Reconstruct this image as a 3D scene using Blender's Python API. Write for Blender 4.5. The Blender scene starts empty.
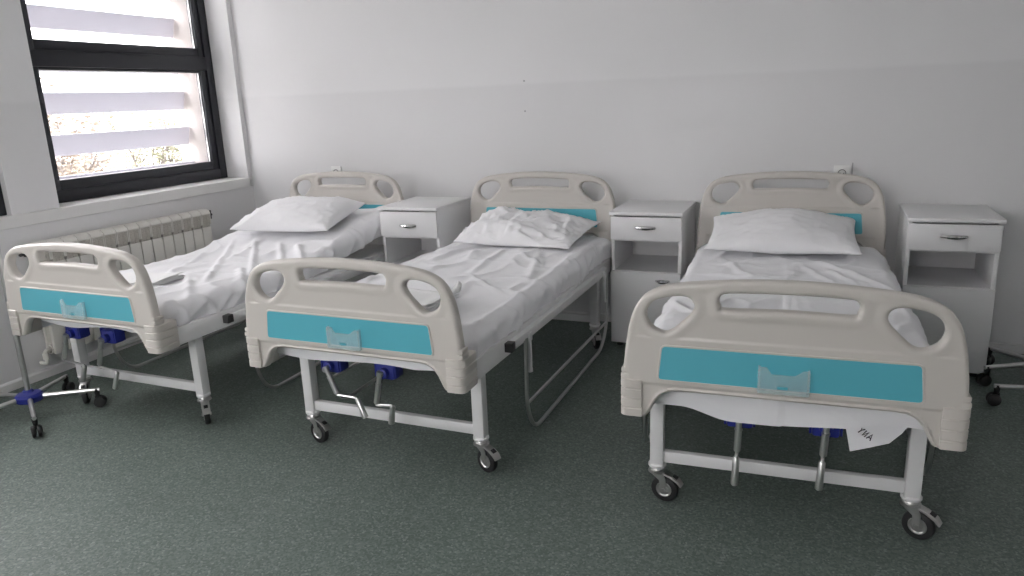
import bpy, bmesh, math, random
import numpy as np
from mathutils import Vector, Matrix, noise
from math import sin, cos, pi, radians, sqrt, exp

random.seed(7)
scene = bpy.context.scene
COL = scene.collection

# ------------------------------------------------------------------ helpers
def smooth(x):
    x = max(0.0, min(1.0, x))
    return x * x * (3 - 2 * x)

def catmull(pts, n=6, closed=True):
    out = []
    m = len(pts)
    rng = range(m) if closed else range(m - 1)
    for i in rng:
        if closed:
            p0, p1, p2, p3 = pts[i - 1], pts[i], pts[(i + 1) % m], pts[(i + 2) % m]
        else:
            p0, p1, p2, p3 = pts[max(i - 1, 0)], pts[i], pts[i + 1], pts[min(i + 2, m - 1)]
        for k in range(n):
            t = k / n
            out.append(tuple(0.5 * (2 * b + (c - a) * t + (2 * a - 5 * b + 4 * c - d) * t * t + (3 * b - a - 3 * c + d) * t ** 3)
                             for a, b, c, d in zip(p0, p1, p2, p3)))
    if not closed:
        out.append(tuple(pts[-1]))
    return out

def add_box(bm, cx, cy, cz, sx, sy, sz, bevel=0.0, rot=None, segs=2):
    ret = bmesh.ops.create_cube(bm, size=1.0)
    vs = ret['verts']
    bmesh.ops.scale(bm, vec=(sx, sy, sz), verts=vs)
    if bevel > 0:
        es = list({e for v in vs for e in v.link_edges})
        r = bmesh.ops.bevel(bm, geom=es, offset=bevel, segments=segs, profile=0.5, affect='EDGES', clamp_overlap=True)
        vs = list({v for f in r['faces'] for v in f.verts} | {v for v in vs if v.is_valid})
        seen, stack = set(vs), list(vs)
        while stack:
            v = stack.pop()
            for e in v.link_edges:
                w = e.other_vert(v)
                if w not in seen:
                    seen.add(w); stack.append(w)
        vs = list(seen)
    M = Matrix.Translation((cx, cy, cz))
    if rot is not None:
        M = M @ rot.to_4x4()
    bmesh.ops.transform(bm, matrix=M, verts=vs)
    return vs

def box2(bm, x0, x1, y0, y1, z0, z1, bevel=0.0):
    return add_box(bm, (x0 + x1) / 2, (y0 + y1) / 2, (z0 + z1) / 2, abs(x1 - x0), abs(y1 - y0), abs(z1 - z0), bevel)

def fillet(pts, r, n=6):
    """round the inner corners of a 3-D polyline"""
    pts = [Vector(p) for p in pts]
    out = [pts[0]]
    for i in range(1, len(pts) - 1):
        a, b, c = pts[i - 1], pts[i], pts[i + 1]
        d1, d2 = (a - b), (c - b)
        rr = min(r, d1.length * .49, d2.length * .49)
        p, q = b + d1.normalized() * rr, b + d2.normalized() * rr
        for k in range(n + 1):
            t = k / n
            out.append(p * (1 - t) ** 2 + b * 2 * t * (1 - t) + q * t * t)
    out.append(pts[-1])
    return out

def add_tube(bm, pts, r, segs=10, radii=None, closed=False, square=False):
    pts = [Vector(p) for p in pts]
    n = len(pts)
    rings = []
    prev = None
    for i in range(n):
        if closed:
            t = pts[(i + 1) % n] - pts[i - 1]
        else:
            t = pts[min(i + 1, n - 1)] - pts[max(i - 1, 0)]
        if t.length < 1e-9:
            t = Vector((0, 0, 1))
        t.normalize()
        if prev is None:
            up = Vector((0, 0, 1)) if abs(t.z) < .9 else Vector((0, 1, 0))
            nrm = t.cross(up).normalized()
        else:
            nrm = prev - t * prev.dot(t)
            nrm = nrm.normalized() if nrm.length > 1e-6 else t.orthogonal().normalized()
        prev = nrm
        b = t.cross(nrm)
        rad = radii[i] if radii else r
        rings.append([bm.verts.new(pts[i] + (nrm * cos(2 * pi * k / segs) + b * sin(2 * pi * k / segs)) * rad) for k in range(segs)])
    m = n if closed else n - 1
    for i in range(m):
        A, B = rings[i], rings[(i + 1) % n]
        for k in range(segs):
            bm.faces.new((A[k], A[(k + 1) % segs], B[(k + 1) % segs], B[k]))
    if not closed:
        bm.faces.new(rings[0][::-1]); bm.faces.new(rings[-1])

def add_lathe(bm, prof, segs=24, M=None):
    """prof: list of (r, z); revolve around z, then transform by M"""
    M = M or Matrix()
    rings = []
    for r, z in prof:
        if r < 1e-6:
            rings.append([bm.verts.new(M @ Vector((0, 0, z)))])
        else:
            rings.append([bm.verts.new(M @ Vector((r * cos(2 * pi * k / segs), r * sin(2 * pi * k / segs), z))) for k in range(segs)])
    for A, B in zip(rings, rings[1:]):
        for k in range(segs):
            k2 = (k + 1) % segs
            if len(A) == 1 and len(B) == 1:
                continue
            if len(A) == 1:
                bm.faces.new((A[0], B[k], B[k2]))
            elif len(B) == 1:
                bm.faces.new((A[k], A[k2], B[0]))
            else:
                bm.faces.new((A[k], A[k2], B[k2], B[k]))

def add_prism(bm, poly, y0, y1, bevel=0.0):
    """poly in (x,z), extruded from y0 to y1"""
    a = [bm.verts.new((x, y0, z)) for x, z in poly]
    b = [bm.verts.new((x, y1, z)) for x, z in poly]
    n = len(poly)
    f1 = bm.faces.new(a); f2 = bm.faces.new(b[::-1])
    for i in range(n):
        bm.faces.new((a[i], b[i], b[(i + 1) % n], a[(i + 1) % n]))
    if bevel:
        bmesh.ops.bevel(bm, geom=list(f1.edges) + list(f2.edges), offset=bevel, segments=2, profile=.5, affect='EDGES')

def mesh_of(name, bm, mat, smooth_angle=35):
    bmesh.ops.recalc_face_normals(bm, faces=bm.faces)
    me = bpy.data.meshes.new(name)
    bm.to_mesh(me); bm.free()
    me.materials.append(mat)
    if smooth_angle:
        me.shade_smooth()
        me.set_sharp_from_angle(angle=radians(smooth_angle))
    return me

def link(name, me, parent=None, loc=(0, 0, 0), rot=(0, 0, 0)):
    o = bpy.data.objects.new(name, me)
    COL.objects.link(o)
    o.location = loc; o.rotation_euler = rot
    if parent is not None:
        o.parent = parent
    return o

def obj(name, bm, mat, parent=None, loc=(0, 0, 0), rot=(0, 0, 0), smooth_angle=35):
    return link(name, mesh_of(name, bm, mat, smooth_angle), parent, loc, rot)

def thing(name, label, cat, loc=(0, 0, 0), rotz=0.0, group=None):
    o = bpy.data.objects.new(name, None)
    COL.objects.link(o)
    o.empty_display_size = .1
    o.location = loc; o.rotation_euler = (0, 0, rotz)
    return tag(o, label, cat, group)

def tag(o, label, cat, group=None):
    o['label'] = label; o['category'] = cat
    if group:
        o['group'] = group
    return o

def struct(name, bm, mat, parent=None, smooth_angle=None):
    o = obj(name, bm, mat, parent, smooth_angle=smooth_angle)
    o['kind'] = 'structure'
    return o

# ------------------------------------------------------------------ materials
def new_mat(name):
    m = bpy.data.materials.new(name)
    m.use_nodes = True
    nt = m.node_tree
    b = nt.nodes['Principled BSDF']
    return m, nt, b

def pbr(name, col, rough=.5, metal=0.0, var=0.0, scale=6.0, bump=0.0, bscale=80.0, spec=None, stretch=None):
    m, nt, b = new_mat(name)
    b.inputs['Base Color'].default_value = (*col, 1)
    b.inputs['Roughness'].default_value = rough
    b.inputs['Metallic'].default_value = metal
    if spec is not None:
        b.inputs['Specular IOR Level'].default_value = spec
    tc = nt.nodes.new('ShaderNodeTexCoord')
    vec = tc.outputs['Object']
    if stretch:
        mp = nt.nodes.new('ShaderNodeMapping'); mp.inputs['Scale'].default_value = stretch
        nt.links.new(vec, mp.inputs['Vector']); vec = mp.outputs['Vector']
    if var > 0:
        n = nt.nodes.new('ShaderNodeTexNoise'); n.inputs['Scale'].default_value = scale; n.inputs['Detail'].default_value = 5
        nt.links.new(vec, n.inputs['Vector'])
        mx = nt.nodes.new('ShaderNodeMix'); mx.data_type = 'RGBA'
        mx.inputs['A'].default_value = (*[c * (1 - var) for c in col], 1)
        mx.inputs['B'].default_value = (*[min(1, c * (1 + var)) for c in col], 1)
        nt.links.new(n.outputs['Fac'], mx.inputs['Factor'])
        nt.links.new(mx.outputs['Result'], b.inputs['Base Color'])
    if bump > 0:
        n2 = nt.nodes.new('ShaderNodeTexNoise'); n2.inputs['Scale'].default_value = bscale; n2.inputs['Detail'].default_value = 3
        nt.links.new(vec, n2.inputs['Vector'])
        bp = nt.nodes.new('ShaderNodeBump'); bp.inputs['Strength'].default_value = bump; bp.inputs['Distance'].default_value = .002
        nt.links.new(n2.outputs['Fac'], bp.inputs['Height'])
        nt.links.new(bp.outputs['Normal'], b.inputs['Normal'])
    return m

def wall_mat():
    # matt white paint above a painted dado of slightly greyer, semi-gloss oil paint
    m, nt, b = new_mat('wall_paint')
    g = nt.nodes.new('ShaderNodeNewGeometry')
    sep = nt.nodes.new('ShaderNodeSeparateXYZ')
    nt.links.new(g.outputs['Position'], sep.inputs[0])
    n = nt.nodes.new('ShaderNodeTexNoise'); n.inputs['Scale'].default_value = 3.0
    nt.links.new(g.outputs['Position'], n.inputs['Vector'])
    ad = nt.nodes.new('ShaderNodeMath'); ad.operation = 'MULTIPLY_ADD'
    ad.inputs[1].default_value = .012; nt.links.new(n.outputs['Fac'], ad.inputs[0]); nt.links.new(sep.outputs['Z'], ad.inputs[2])
    mr = nt.nodes.new('ShaderNodeMapRange'); mr.inputs['From Min'].default_value = 1.455; mr.inputs['From Max'].default_value = 1.475
    nt.links.new(ad.outputs[0], mr.inputs['Value'])
    mx = nt.nodes.new('ShaderNodeMix'); mx.data_type = 'RGBA'
    mx.inputs['A'].default_value = (.735, .735, .74, 1); mx.inputs['B'].default_value = (.785, .785, .79, 1)
    nt.links.new(mr.outputs['Result'], mx.inputs['Factor'])
    n2 = nt.nodes.new('ShaderNodeTexNoise'); n2.inputs['Scale'].default_value = 1.6; n2.inputs['Detail'].default_value = 4
    nt.links.new(g.outputs['Position'], n2.inputs['Vector'])
    mr2 = nt.nodes.new('ShaderNodeMapRange'); mr2.inputs['To Min'].default_value = .96; mr2.inputs['To Max'].default_value = 1.03
    nt.links.new(n2.outputs['Fac'], mr2.inputs['Value'])
    mm = nt.nodes.new('ShaderNodeMix'); mm.data_type = 'RGBA'; mm.blend_type = 'MULTIPLY'; mm.inputs['Factor'].default_value = 1
    nt.links.new(mx.outputs['Result'], mm.inputs['A']); nt.links.new(mr2.outputs['Result'], mm.inputs['B'])
    nt.links.new(mm.outputs['Result'], b.inputs['Base Color'])
    rr = nt.nodes.new('ShaderNodeMapRange'); rr.inputs['To Min'].default_value = .38; rr.inputs['To Max'].default_value = .8
    nt.links.new(mr.outputs['Result'], rr.inputs['Value']); nt.links.new(rr.outputs['Result'], b.inputs['Roughness'])
    n3 = nt.nodes.new('ShaderNodeTexNoise'); n3.inputs['Scale'].default_value = 22; n3.inputs['Detail'].default_value = 5
    nt.links.new(g.outputs['Position'], n3.inputs['Vector'])
    bp = nt.nodes.new('ShaderNodeBump'); bp.inputs['Strength'].default_value = .25; bp.inputs['Distance'].default_value = .004
    nt.links.new(n3.outputs['Fac'], bp.inputs['Height']); nt.links.new(bp.outputs['Normal'], b.inputs['Normal'])
    return m

def floor_mat():
    # speckled green-grey sheet vinyl
    m, nt, b = new_mat('speckled_vinyl')
    g = nt.nodes.new('ShaderNodeNewGeometry')
    v = nt.nodes.new('ShaderNodeTexVoronoi'); v.inputs['Scale'].default_value = 150
    nt.links.new(g.outputs['Position'], v.inputs['Vector'])
    rgb = nt.nodes.new('ShaderNodeSeparateColor'); nt.links.new(v.outputs['Color'], rgb.inputs[0])
    cr = nt.nodes.new('ShaderNodeValToRGB')
    e = cr.color_ramp.elements
    cr.color_ramp.interpolation = 'CONSTANT'
    e[0].position = 0; e[0].color = (.092, .120, .106, 1)
    e[1].position = .30; e[1].color = (.118, .148, .131, 1)
    a = e.new(.62); a.color = (.140, .172, .153, 1)
    a = e.new(.86); a.color = (.166, .200, .182, 1)
    a = e.new(.96); a.color = (.205, .236, .220, 1)
    nt.links.new(rgb.outputs[0], cr.inputs['Fac'])
    n = nt.nodes.new('ShaderNodeTexNoise'); n.inputs['Scale'].default_value = 4; n.inputs['Detail'].default_value = 6
    nt.links.new(g.outputs['Position'], n.inputs['Vector'])
    mr = nt.nodes.new('ShaderNodeMapRange'); mr.inputs['To Min'].default_value = .88; mr.inputs['To Max'].default_value = 1.12
    nt.links.new(n.outputs['Fac'], mr.inputs['Value'])
    mm = nt.nodes.new('ShaderNodeMix'); mm.data_type = 'RGBA'; mm.blend_type = 'MULTIPLY'; mm.inputs['Factor'].default_value = 1
    nt.links.new(cr.outputs['Color'], mm.inputs['A']); nt.links.new(mr.outputs['Result'], mm.inputs['B'])
    nt.links.new(mm.outputs['Result'], b.inputs['Base Color'])
    b.inputs['Roughness'].default_value = .55
    b.inputs['Specular IOR Level'].default_value = .35
    n3 = nt.nodes.new('ShaderNodeTexNoise'); n3.inputs['Scale'].default_value = 160
    nt.links.new(g.outputs['Position'], n3.inputs['Vector'])
    bp = nt.nodes.new('ShaderNodeBump'); bp.inputs['Strength'].default_value = .12; bp.inputs['Distance'].default_value = .002
    nt.links.new(n3.outputs['Fac'], bp.inputs['Height']); nt.links.new(bp.outputs['Normal'], b.inputs['Normal'])
    return m

def cloth_mat(name, col):
    m, nt, b = new_mat(name)
    b.inputs['Base Color'].default_value = (*col, 1)
    b.inputs['Roughness'].default_value = .85
    b.inputs['Sheen Weight'].default_value = .15
    tc = nt.nodes.new('ShaderNodeTexCoord')
    n = nt.nodes.new('ShaderNodeTexNoise'); n.inputs['Scale'].default_value = 14; n.inputs['Detail'].default_value = 6; n.inputs['Distortion'].default_value = .6
    nt.links.new(tc.outputs['Object'], n.inputs['Vector'])
    bp = nt.nodes.new('ShaderNodeBump'); bp.inputs['Strength'].default_value = .35; bp.inputs['Distance'].default_value = .006
    nt.links.new(n.outputs['Fac'], bp.inputs['Height'])
    nt.links.new(bp.outputs['Normal'], b.inputs['Normal'])
    return m

def glass_mat(name, tint=(1, 1, 1), rough=0.0):
    m, nt, b = new_mat(name)
    nt.nodes.remove(b)
    out = nt.nodes['Material Output']
    t = nt.nodes.new('ShaderNodeBsdfTransparent'); t.inputs['Color'].default_value = (*tint, 1)
    gl = nt.nodes.new('ShaderNodeBsdfGlossy'); gl.inputs['Roughness'].default_value = rough
    lw = nt.nodes.new('ShaderNodeLayerWeight'); lw.inputs['Blend'].default_value = .5
    pw_ = nt.nodes.new('ShaderNodeMath'); pw_.operation = 'POWER'; pw_.inputs[1].default_value = 5
    nt.links.new(lw.outputs['Facing'], pw_.inputs[0])
    fr = nt.nodes.new('ShaderNodeMath'); fr.operation = 'MULTIPLY_ADD'; fr.inputs[1].default_value = .6; fr.inputs[2].default_value = .04
    nt.links.new(pw_.outputs[0], fr.inputs[0])
    mx = nt.nodes.new('ShaderNodeMixShader')
    nt.links.new(fr.outputs[0], mx.inputs[0]); nt.links.new(t.outputs[0], mx.inputs[1]); nt.links.new(gl.outputs[0], mx.inputs[2])
    nt.links.new(mx.outputs[0], out.inputs['Surface'])
    return m

def frosted_mat(name, col, trans=.5, alpha=1.0):
    m, nt, b = new_mat(name)
    out = nt.nodes['Material Output']
    b.inputs['Base Color'].default_value = (*col, 1); b.inputs['Roughness'].default_value = .5
    tl = nt.nodes.new('ShaderNodeBsdfTranslucent'); tl.inputs['Color'].default_value = (*col, 1)
    mx = nt.nodes.new('ShaderNodeMixShader'); mx.inputs[0].default_value = trans
    nt.links.new(b.outputs[0], mx.inputs[1]); nt.links.new(tl.outputs[0], mx.inputs[2])
    res = mx.outputs[0]
    if alpha < 1:
        tr = nt.nodes.new('ShaderNodeBsdfTransparent')
        m2 = nt.nodes.new('ShaderNodeMixShader'); m2.inputs[0].default_value = alpha
        nt.links.new(tr.outputs[0], m2.inputs[1]); nt.links.new(res, m2.inputs[2]); res = m2.outputs[0]
    nt.links.new(res, out.inputs['Surface'])
    return m

M = dict(
    wall=wall_mat(), floor=floor_mat(),
    ceiling=pbr('ceiling_paint', (.8, .8, .8), .9, var=.02),
    trim=pbr('white_trim', (.74, .74, .735), .5, var=.03, bump=.1),
    sill=pbr('sill_stone', (.74, .74, .73), .45, var=.04, scale=9),
    black=pbr('black_aluminium', (.018, .020, .026), .38, var=.15, scale=20),
    black2=pbr('black_gasket', (.008, .008, .009), .5, var=.1),
    ivory=pbr('ivory_plastic', (.568, .54, .502), .36, var=.02, scale=4, bump=.05, bscale=300),
    teal=pbr('teal_panel', (.100, .43, .52), .33, var=.03, scale=5),
    clear=frosted_mat('clear_plastic', (.66, .78, .80), .3, .30),
    steel=pbr('white_powder_coat', (.72, .72, .72), .38, var=.03, bump=.06, bscale=200),
    chrome=pbr('chrome', (.62, .62, .62), .16, 1.0, var=.1),
    satin=pbr('stainless_steel', (.60, .60, .59), .30, 1.0, var=.1),
    zinc=pbr('zinc_plate', (.50, .50, .49), .32, 1.0, var=.15, scale=40),
    rubber=pbr('black_rubber', (.012, .012, .013), .55, var=.2, scale=30),
    blue=pbr('blue_plastic', (.022, .032, .26), .4, var=.1),
    sheet=cloth_mat('white_bed_sheet', (.82, .82, .84)),
    pillow=cloth_mat('white_pillowcase', (.83, .83, .845)),
    towel=cloth_mat('white_folded_cloth', (.84, .84, .84)),
    laminate=pbr('white_laminate', (.74, .74, .745), .42, var=.02, scale=3, stretch=(1, 1, 8)),
    edge=pbr('grey_edge_band', (.42, .42, .43), .5, var=.05),
    inside=pbr('cabinet_inside', (.70, .69, .68), .5, var=.03),
    radiator=pbr('radiator_enamel', (.74, .73, .68), .32, var=.03),
    radslot=pbr('radiator_recess', (.52, .50, .45), .6, var=.4, scale=110),
    darkplastic=pbr('dark_plastic', (.03, .03, .03), .5, var=.1),
    socket=pbr('socket_plastic', (.78, .78, .77), .3, var=.02),
    well=pbr('socket_recess', (.16, .16, .16), .5, var=.05),
    ink=pbr('marker_ink', (.03, .03, .035), .7, var=.1),
    slat=frosted_mat('frosted_louvre', (.70, .69, .73), .30),
    facade=pbr('facade_panel', (.62, .57, .55), .8, var=.05, scale=10),
    ground=pbr('pale_ground', (.36, .36, .34), .9, var=.2, scale=.5),
    bark=pbr('bark', (.16, .14, .13), .9, var=.3, scale=20),
    leafa=pbr('olive_leaf', (.23, .23, .15), .7, var=.35, scale=8),
    leafb=pbr('dry_leaf', (.22, .18, .145), .7, var=.35, scale=8),
)

# ------------------------------------------------------------------ camera (solved from the photograph)
CP = Vector((3.0933, -4.1667, 1.3791)); FPX = 738.6
yaw, pitch, roll = .3986, -.2512, -.0408
f = Vector((-sin(yaw) * cos(pitch), cos(yaw) * cos(pitch), sin(pitch)))
r0 = Vector((cos(yaw), sin(yaw), 0)); u0 = r0.cross(f)
rv = r0 * cos(roll) + u0 * sin(roll); uv = -r0 * sin(roll) + u0 * cos(roll)
cam = bpy.data.cameras.new('camera'); co = bpy.data.objects.new('camera', cam); COL.objects.link(co)
cam.sensor_width = 36; cam.lens = FPX / 1024 * 36; cam.clip_start = .02
co.matrix_world = Matrix(((rv.x, uv.x, -f.x, CP.x), (rv.y, uv.y, -f.y, CP.y), (rv.z, uv.z, -f.z, CP.z), (0, 0, 0, 1)))
scene.camera = co

# ------------------------------------------------------------------ room shell
XW, YW, H = -.762, .154, 2.80          # left wall face, back wall face, ceiling
XR, YF = 5.6, -6.2
WO = -1.30                             # outer face of the left wall
ZS, ZT = .896, 2.50                    # window opening
OPEN = [(-1.372, .115), (-3.10, -1.640), (-4.83, -3.39)]

bm = bmesh.new(); box2(bm, WO, XR + .2, YF - .2, YW + .25, -.12, 0); struct('floor', bm, M['floor'])
bm = bmesh.new(); box2(bm, WO, XR + .2, YF - .2, YW + .25, H, H + .12); struct('ceiling', bm, M['ceiling'])
bm = bmesh.new(); box2(bm, WO, XR + .2, YW, YW + .25, 0, H); struct('wall_back', bm, M['wall'])
bm = bmesh.new(); box2(bm, XR, XR + .2, YF, YW, 0, H); struct('wall_right', bm, M['wall'])
FRONT_FILL = [(.4, 2.9)]          # unseen window added behind the camera for front fill light
bm = bmesh.new()
box2(bm, WO, XR + .2, YF - .2, YF, 0, ZS); box2(bm, WO, XR + .2, YF - .2, YF, ZT, H)
for a, b_ in ((WO, FRONT_FILL[0][0]), (FRONT_FILL[0][1], XR + .2)):
    box2(bm, a, b_, YF - .2, YF, ZS, ZT)
struct('wall_front', bm, M['wall'])
bm = bmesh.new()
box2(bm, WO, XW, YF, YW, 0, ZS - .068)
box2(bm, WO, -.962, YF, YW, ZS - .068, ZS - .01)
box2(bm, WO, XW, YF, YW, ZT, H)
ys = [YW] + [q for a, b in OPEN for q in (b, a)] + [YF]
for i in range(0, len(ys), 2):
    box2(bm, WO, XW, ys[i + 1], ys[i], ZS - .02, ZT)
struct('wall_left', bm, M['wall'])
for z in (1.478, 1.300):                 # two old drill holes in the plaster
    bm = bmesh.new()
    add_lathe(bm, [(0, -.0012), (.004, -.0012), (.006, 0)], 10, Matrix.Translation((1.408, YW - .0002, z)) @ Matrix.Rotation(pi / 2, 4, 'X') @ Matrix.Rotation(pi, 4, 'X'))
    obj('drill_hole', bm, M['edge'], bpy.data.objects['wall_back'])
# window board running under the whole row of windows
bm = bmesh.new()
box2(bm, -.965, XW + .022, YF + .01, .108, ZS - .066, ZS, .004)
struct('trim_1', bm, M['sill'])
bm = bmesh.new()
add_prism(bm, [(0, 0), (.014, 0), (.014, .038), (.008, .046), (0, .048)], 0, YW - YF - .01)
o = struct('baseboard_left', bm, M['trim']); o.location = (XW, YF + .005, 0)
bm = bmesh.new()
box2(bm, XW + .014, XR, YW - .013, YW, 0, .048, .003)
struct('baseboard_back', bm, M['trim'])

def window(n, y0, y1, front=False):
    root = bpy.data.objects.new('window_%d' % n, None); COL.objects.link(root); root['kind'] = 'structure'
    xi, xo = -.952, -1.012
    JL = .128
    def st(name, b, m):
        o = obj(name, b, m, root, smooth_angle=30)
    b = bmesh.new()
    box2(b, xo, xi, y1 - .062, y1, ZS, ZT, .003)
    box2(b, xo, xi, y0, y0 + JL, ZS, ZT, .003)
    box2(b, xo, xi, y0 + JL, y1 - .062, ZS, ZS + .07, .003)
    box2(b, xo, xi, y0 + JL, y1 - .062, ZT - .06, ZT, .003)
    box2(b, xo, xi + .004, y0 + JL, y1 - .062, 1.655, 1.745, .003)
    st('window_frame', b, M['black'])
    # sash rings of lower and upper light
    for z0, z1 in ((ZS + .07, 1.655), (1.745, ZT - .06)):
        b = bmesh.new()
        a0, a1 = y0 + JL, y1 - .062
        w = .052
        for (p, q, s, t) in ((a0, a0 + w, z0, z1), (a1 - w, a1, z0, z1), (a0 + w, a1 - w, z0, z0 + w * 1.1), (a0 + w, a1 - w, z1 - w * .35, z1)):
            box2(b, xo + .004, xi - .012, p, q, s, t, .004)
        st('window_sash', b, M['black'])
        b = bmesh.new()
        g = .006
        box2(b, xo + .02, xi - .030, a1 - w - g, a1 - w - .001, z0 + .04, z1 - .02)
        box2(b, xo + .02, xi - .030, a0 + w + .001, a0 + w + g, z0 + .04, z1 - .02)
        st('window_gasket', b, M['satin'])
        b = bmesh.new()
        box2(b, -.984, -.980, a0 + w - .01, a1 - w + .01, z0 + .03, z1 - .01)
        st('window_glass', b, M['glass'])
    return root
M['glass'] = glass_mat('window_glass', (.95, .97, .97))
for i, (a, b_) in enumerate(OPEN):
    r_ = window(i + 1, a, b_)
    if i == 1:
        r_.location.x = .155

for i, (a, b_) in enumerate(FRONT_FILL):  # frame and glass for the added fill window
    r_ = window(len(OPEN) + i + 1, 0, b_ - a)
    r_.rotation_euler = (0, 0, pi / 2); r_.location = (b_, YF + .86, 0)

# exterior louvre shade outside each window
def louvre(label, y0, y1):
    t = thing('louvre_shade', label, 'window shade', (-1.2, y0, .9))
    z = .9625
    while z < 2.6:
        b2 = bmesh.new()
        add_box(b2, 0, (y1 - y0 - .065) / 2, z - .9, .016, y1 - y0 - .07, .132, .006, Matrix.Rotation(radians(14), 3, 'Y'))
        obj('slat', b2, M['slat'], t)
        z += .2475
    b = bmesh.new(); box2(b, -.10, .175, y1 - y0 - .064, y1 - y0, -.06, 1.62, .003); obj('side_panel', b, M['facade'], t)
    b = bmesh.new(); box2(b, -.10, .175, -.0, .03, -.06, 1.62, .003); obj('side_panel', b, M['facade'], t)
louvre('white louvre slats outside the window behind the left bed', OPEN[0][0] + .0, OPEN[0][1] - .004)

# ------------------------------------------------------------------ bed board (head- and footboard)
W = .465
OUT_R = [(0, .862), (.10, .859), (.20, .852), (.29, .842), (.345, .830), (.388, .809), (.415, .780), (.432, .745), (.445, .695), (.453, .640), (.458, .590), (.460, .545)]
HOLE_R = [(.252, .776), (.263, .797), (.290, .804), (.335, .798), (.372, .782), (.389, .755), (.387, .727), (.370, .704), (.340, .692), (.315, .700), (.285, .727), (.262, .752)]
SLOT = [(-.183, .796), (-.178, .811), (-.160, .8185), (-.08, .822), (0, .823), (.08, .822), (.160, .8185), (.178, .811), (.183, .796), (.178, .780), (.160, .772), (0, .776), (-.160, .772), (-.178, .780)]
PANEL = [(-.352, .546), (.352, .546), (.341, .651), (-.341, .651)]

def rounded_poly(pts, r, n=5):
    out = []
    m = len(pts)
    for i in range(m):
        a, b, c = Vector(pts[i - 1]), Vector(pts[i]), Vector(pts[(i + 1) % m])
        p, q = b + (a - b).normalized() * r, b + (c - b).normalized() * r
        for k in range(n + 1):
            t = k / n
            v = p * (1 - t) ** 2 + b * 2 * t * (1 - t) + q * t * t
            out.append((v.x, v.y))
    return out

def board_loops(low):
    """outline and holes in (u, v); low = how far the lower edge is dropped"""
    right = catmull(OUT_R, 5, False)
    bot = [(.462, .535), (.462, .445), (.452, .424), (.43, .417), (.404, .416), (.388, .421), (.377, .437), (.368, .456), (.357, .476), (.340, .494), (.318, .504), (.290, .508)]
    arch = catmull(bot[4:], 4, False)
    half = right + bot[:4] + arch + [(.2, .508), (.1, .508)]
    half = [(x, y) for x, y in half]
    left = [(-x, y) for x, y in half[::-1] if x > 1e-6]
    outer = half + [(0, .508)] + left
    hr = catmull(HOLE_R, 4)
    hl = [(-x, y) for x, y in hr]
    return outer, [hr, hl, catmull(SLOT, 4)]

def loop_normals(lp, sign):
    n = len(lp); out = []
    for i in range(n):
        a, b = Vector(lp[i - 1]), Vector(lp[(i + 1) % n])
        d = (b - a).normalized()
        out.append(Vector((-d.y, d.x)) * sign)
    return out

def area(lp):
    return .5 * sum(a[0] * b[1] - b[0] * a[1] for a, b in zip(lp, lp[1:] + lp[:1]))

def make_board_mesh(name):
    outer, holes = board_loops(0)
    bm = bmesh.new()
    loops = [outer] + holes
    R, T = .013, .021
    front_edges, back_edges = [], []
    for li, lp in enumerate(loops):
        # inward (into the plastic) direction
        s = 1 if area(lp) > 0 else -1
        nr = loop_normals(lp, s if li == 0 else -s)
        rings = []
        prof = [(R, T)] + [(R * (1 - sin(a)), T - R * (1 - cos(a))) for a in (pi * .125, pi * .25, pi * .375, pi / 2)]
        prof += [(a, -b) for a, b in prof[::-1]]
        for d, w in prof:
            rings.append([bm.verts.new((p[0] + n.x * d, -w, p[1] + n.y * d)) for p, n in zip(lp, nr)])
        m = len(lp)
        for A, B in zip(rings, rings[1:]):
            for k in range(m):
                bm.faces.new((A[k], A[(k + 1) % m], B[(k + 1) % m], B[k]))
        for ring, dst in ((rings[0], front_edges), (rings[-1], back_edges)):
            for k in range(m):
                dst.append(bm.edges.get((ring[k], ring[(k + 1) % m])))
    for es in (front_edges, back_edges):
        bmesh.ops.triangle_fill(bm, edges=es, use_beauty=True, use_dissolve=False, normal=(0, -1, 0))
    bm.verts.ensure_lookup_table()
    # cut the flat faces so that they can be embossed
    for i in range(-46, 47, 1):
        bmesh.ops.bisect_plane(bm, geom=bm.verts[:] + bm.edges[:] + bm.faces[:], plane_co=(i * .0101, 0, 0), plane_no=(1, 0, 0))
    vs = [.515, .5235, .5275, .531] + [.535 + .01 * k for k in range(14)] + [.6705, .6735, .6765, .680, .684] + [.69 + .006 * k for k in range(28)]
    for v in vs:
        bmesh.ops.bisect_plane(bm, geom=bm.verts[:] + bm.edges[:] + bm.faces[:], plane_co=(0, 0, v), plane_no=(0, 0, 1))
    segs = np.array([(a[0], a[1], b[0], b[1]) for lp in loops for a, b in zip(lp, lp[1:] + lp[:1])])
    def dist(P):
        A, B = segs[:, :2], segs[:, 2:]
        d = B - A
        t = np.clip(((P - A) * d).sum(1) / ((d * d).sum(1) + 1e-12), 0, 1)
        return np.sqrt((((A + d * t[:, None]) - P) ** 2).sum(1).min())
    for v in bm.verts:
        if abs(abs(v.co.y) - T) > 1e-5:
            continue
        u, z = v.co.x, v.co.z
        dd = dist(np.array((u, z)))
        dep = 0.0
        if z > .6735:
            dep = .0032 * smooth((dd - .018) / .018) * smooth((z - .6735) / .008)
        if z < .531 and abs(u) < .405:
            dep = max(dep, .005 * smooth((.531 - z) / .0075))
        v.co.y -= math.copysign(dep, v.co.y)
    # bead around the coloured panel (outer face)
    pl = rounded_poly(PANEL, .014)
    add_tube(bm, [(x * 1.006, -T, .5985 + (y - .5985) * 1.03) for x, y in pl], .0038, 6, closed=True)
    return mesh_of(name, bm, M['ivory'], 50)

def make_panel_mesh():
    bm = bmesh.new()
    add_prism(bm, rounded_poly(PANEL, .013), -.0235, -.0195)
    return mesh_of('accent_panel', bm, M['teal'], 30)

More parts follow.
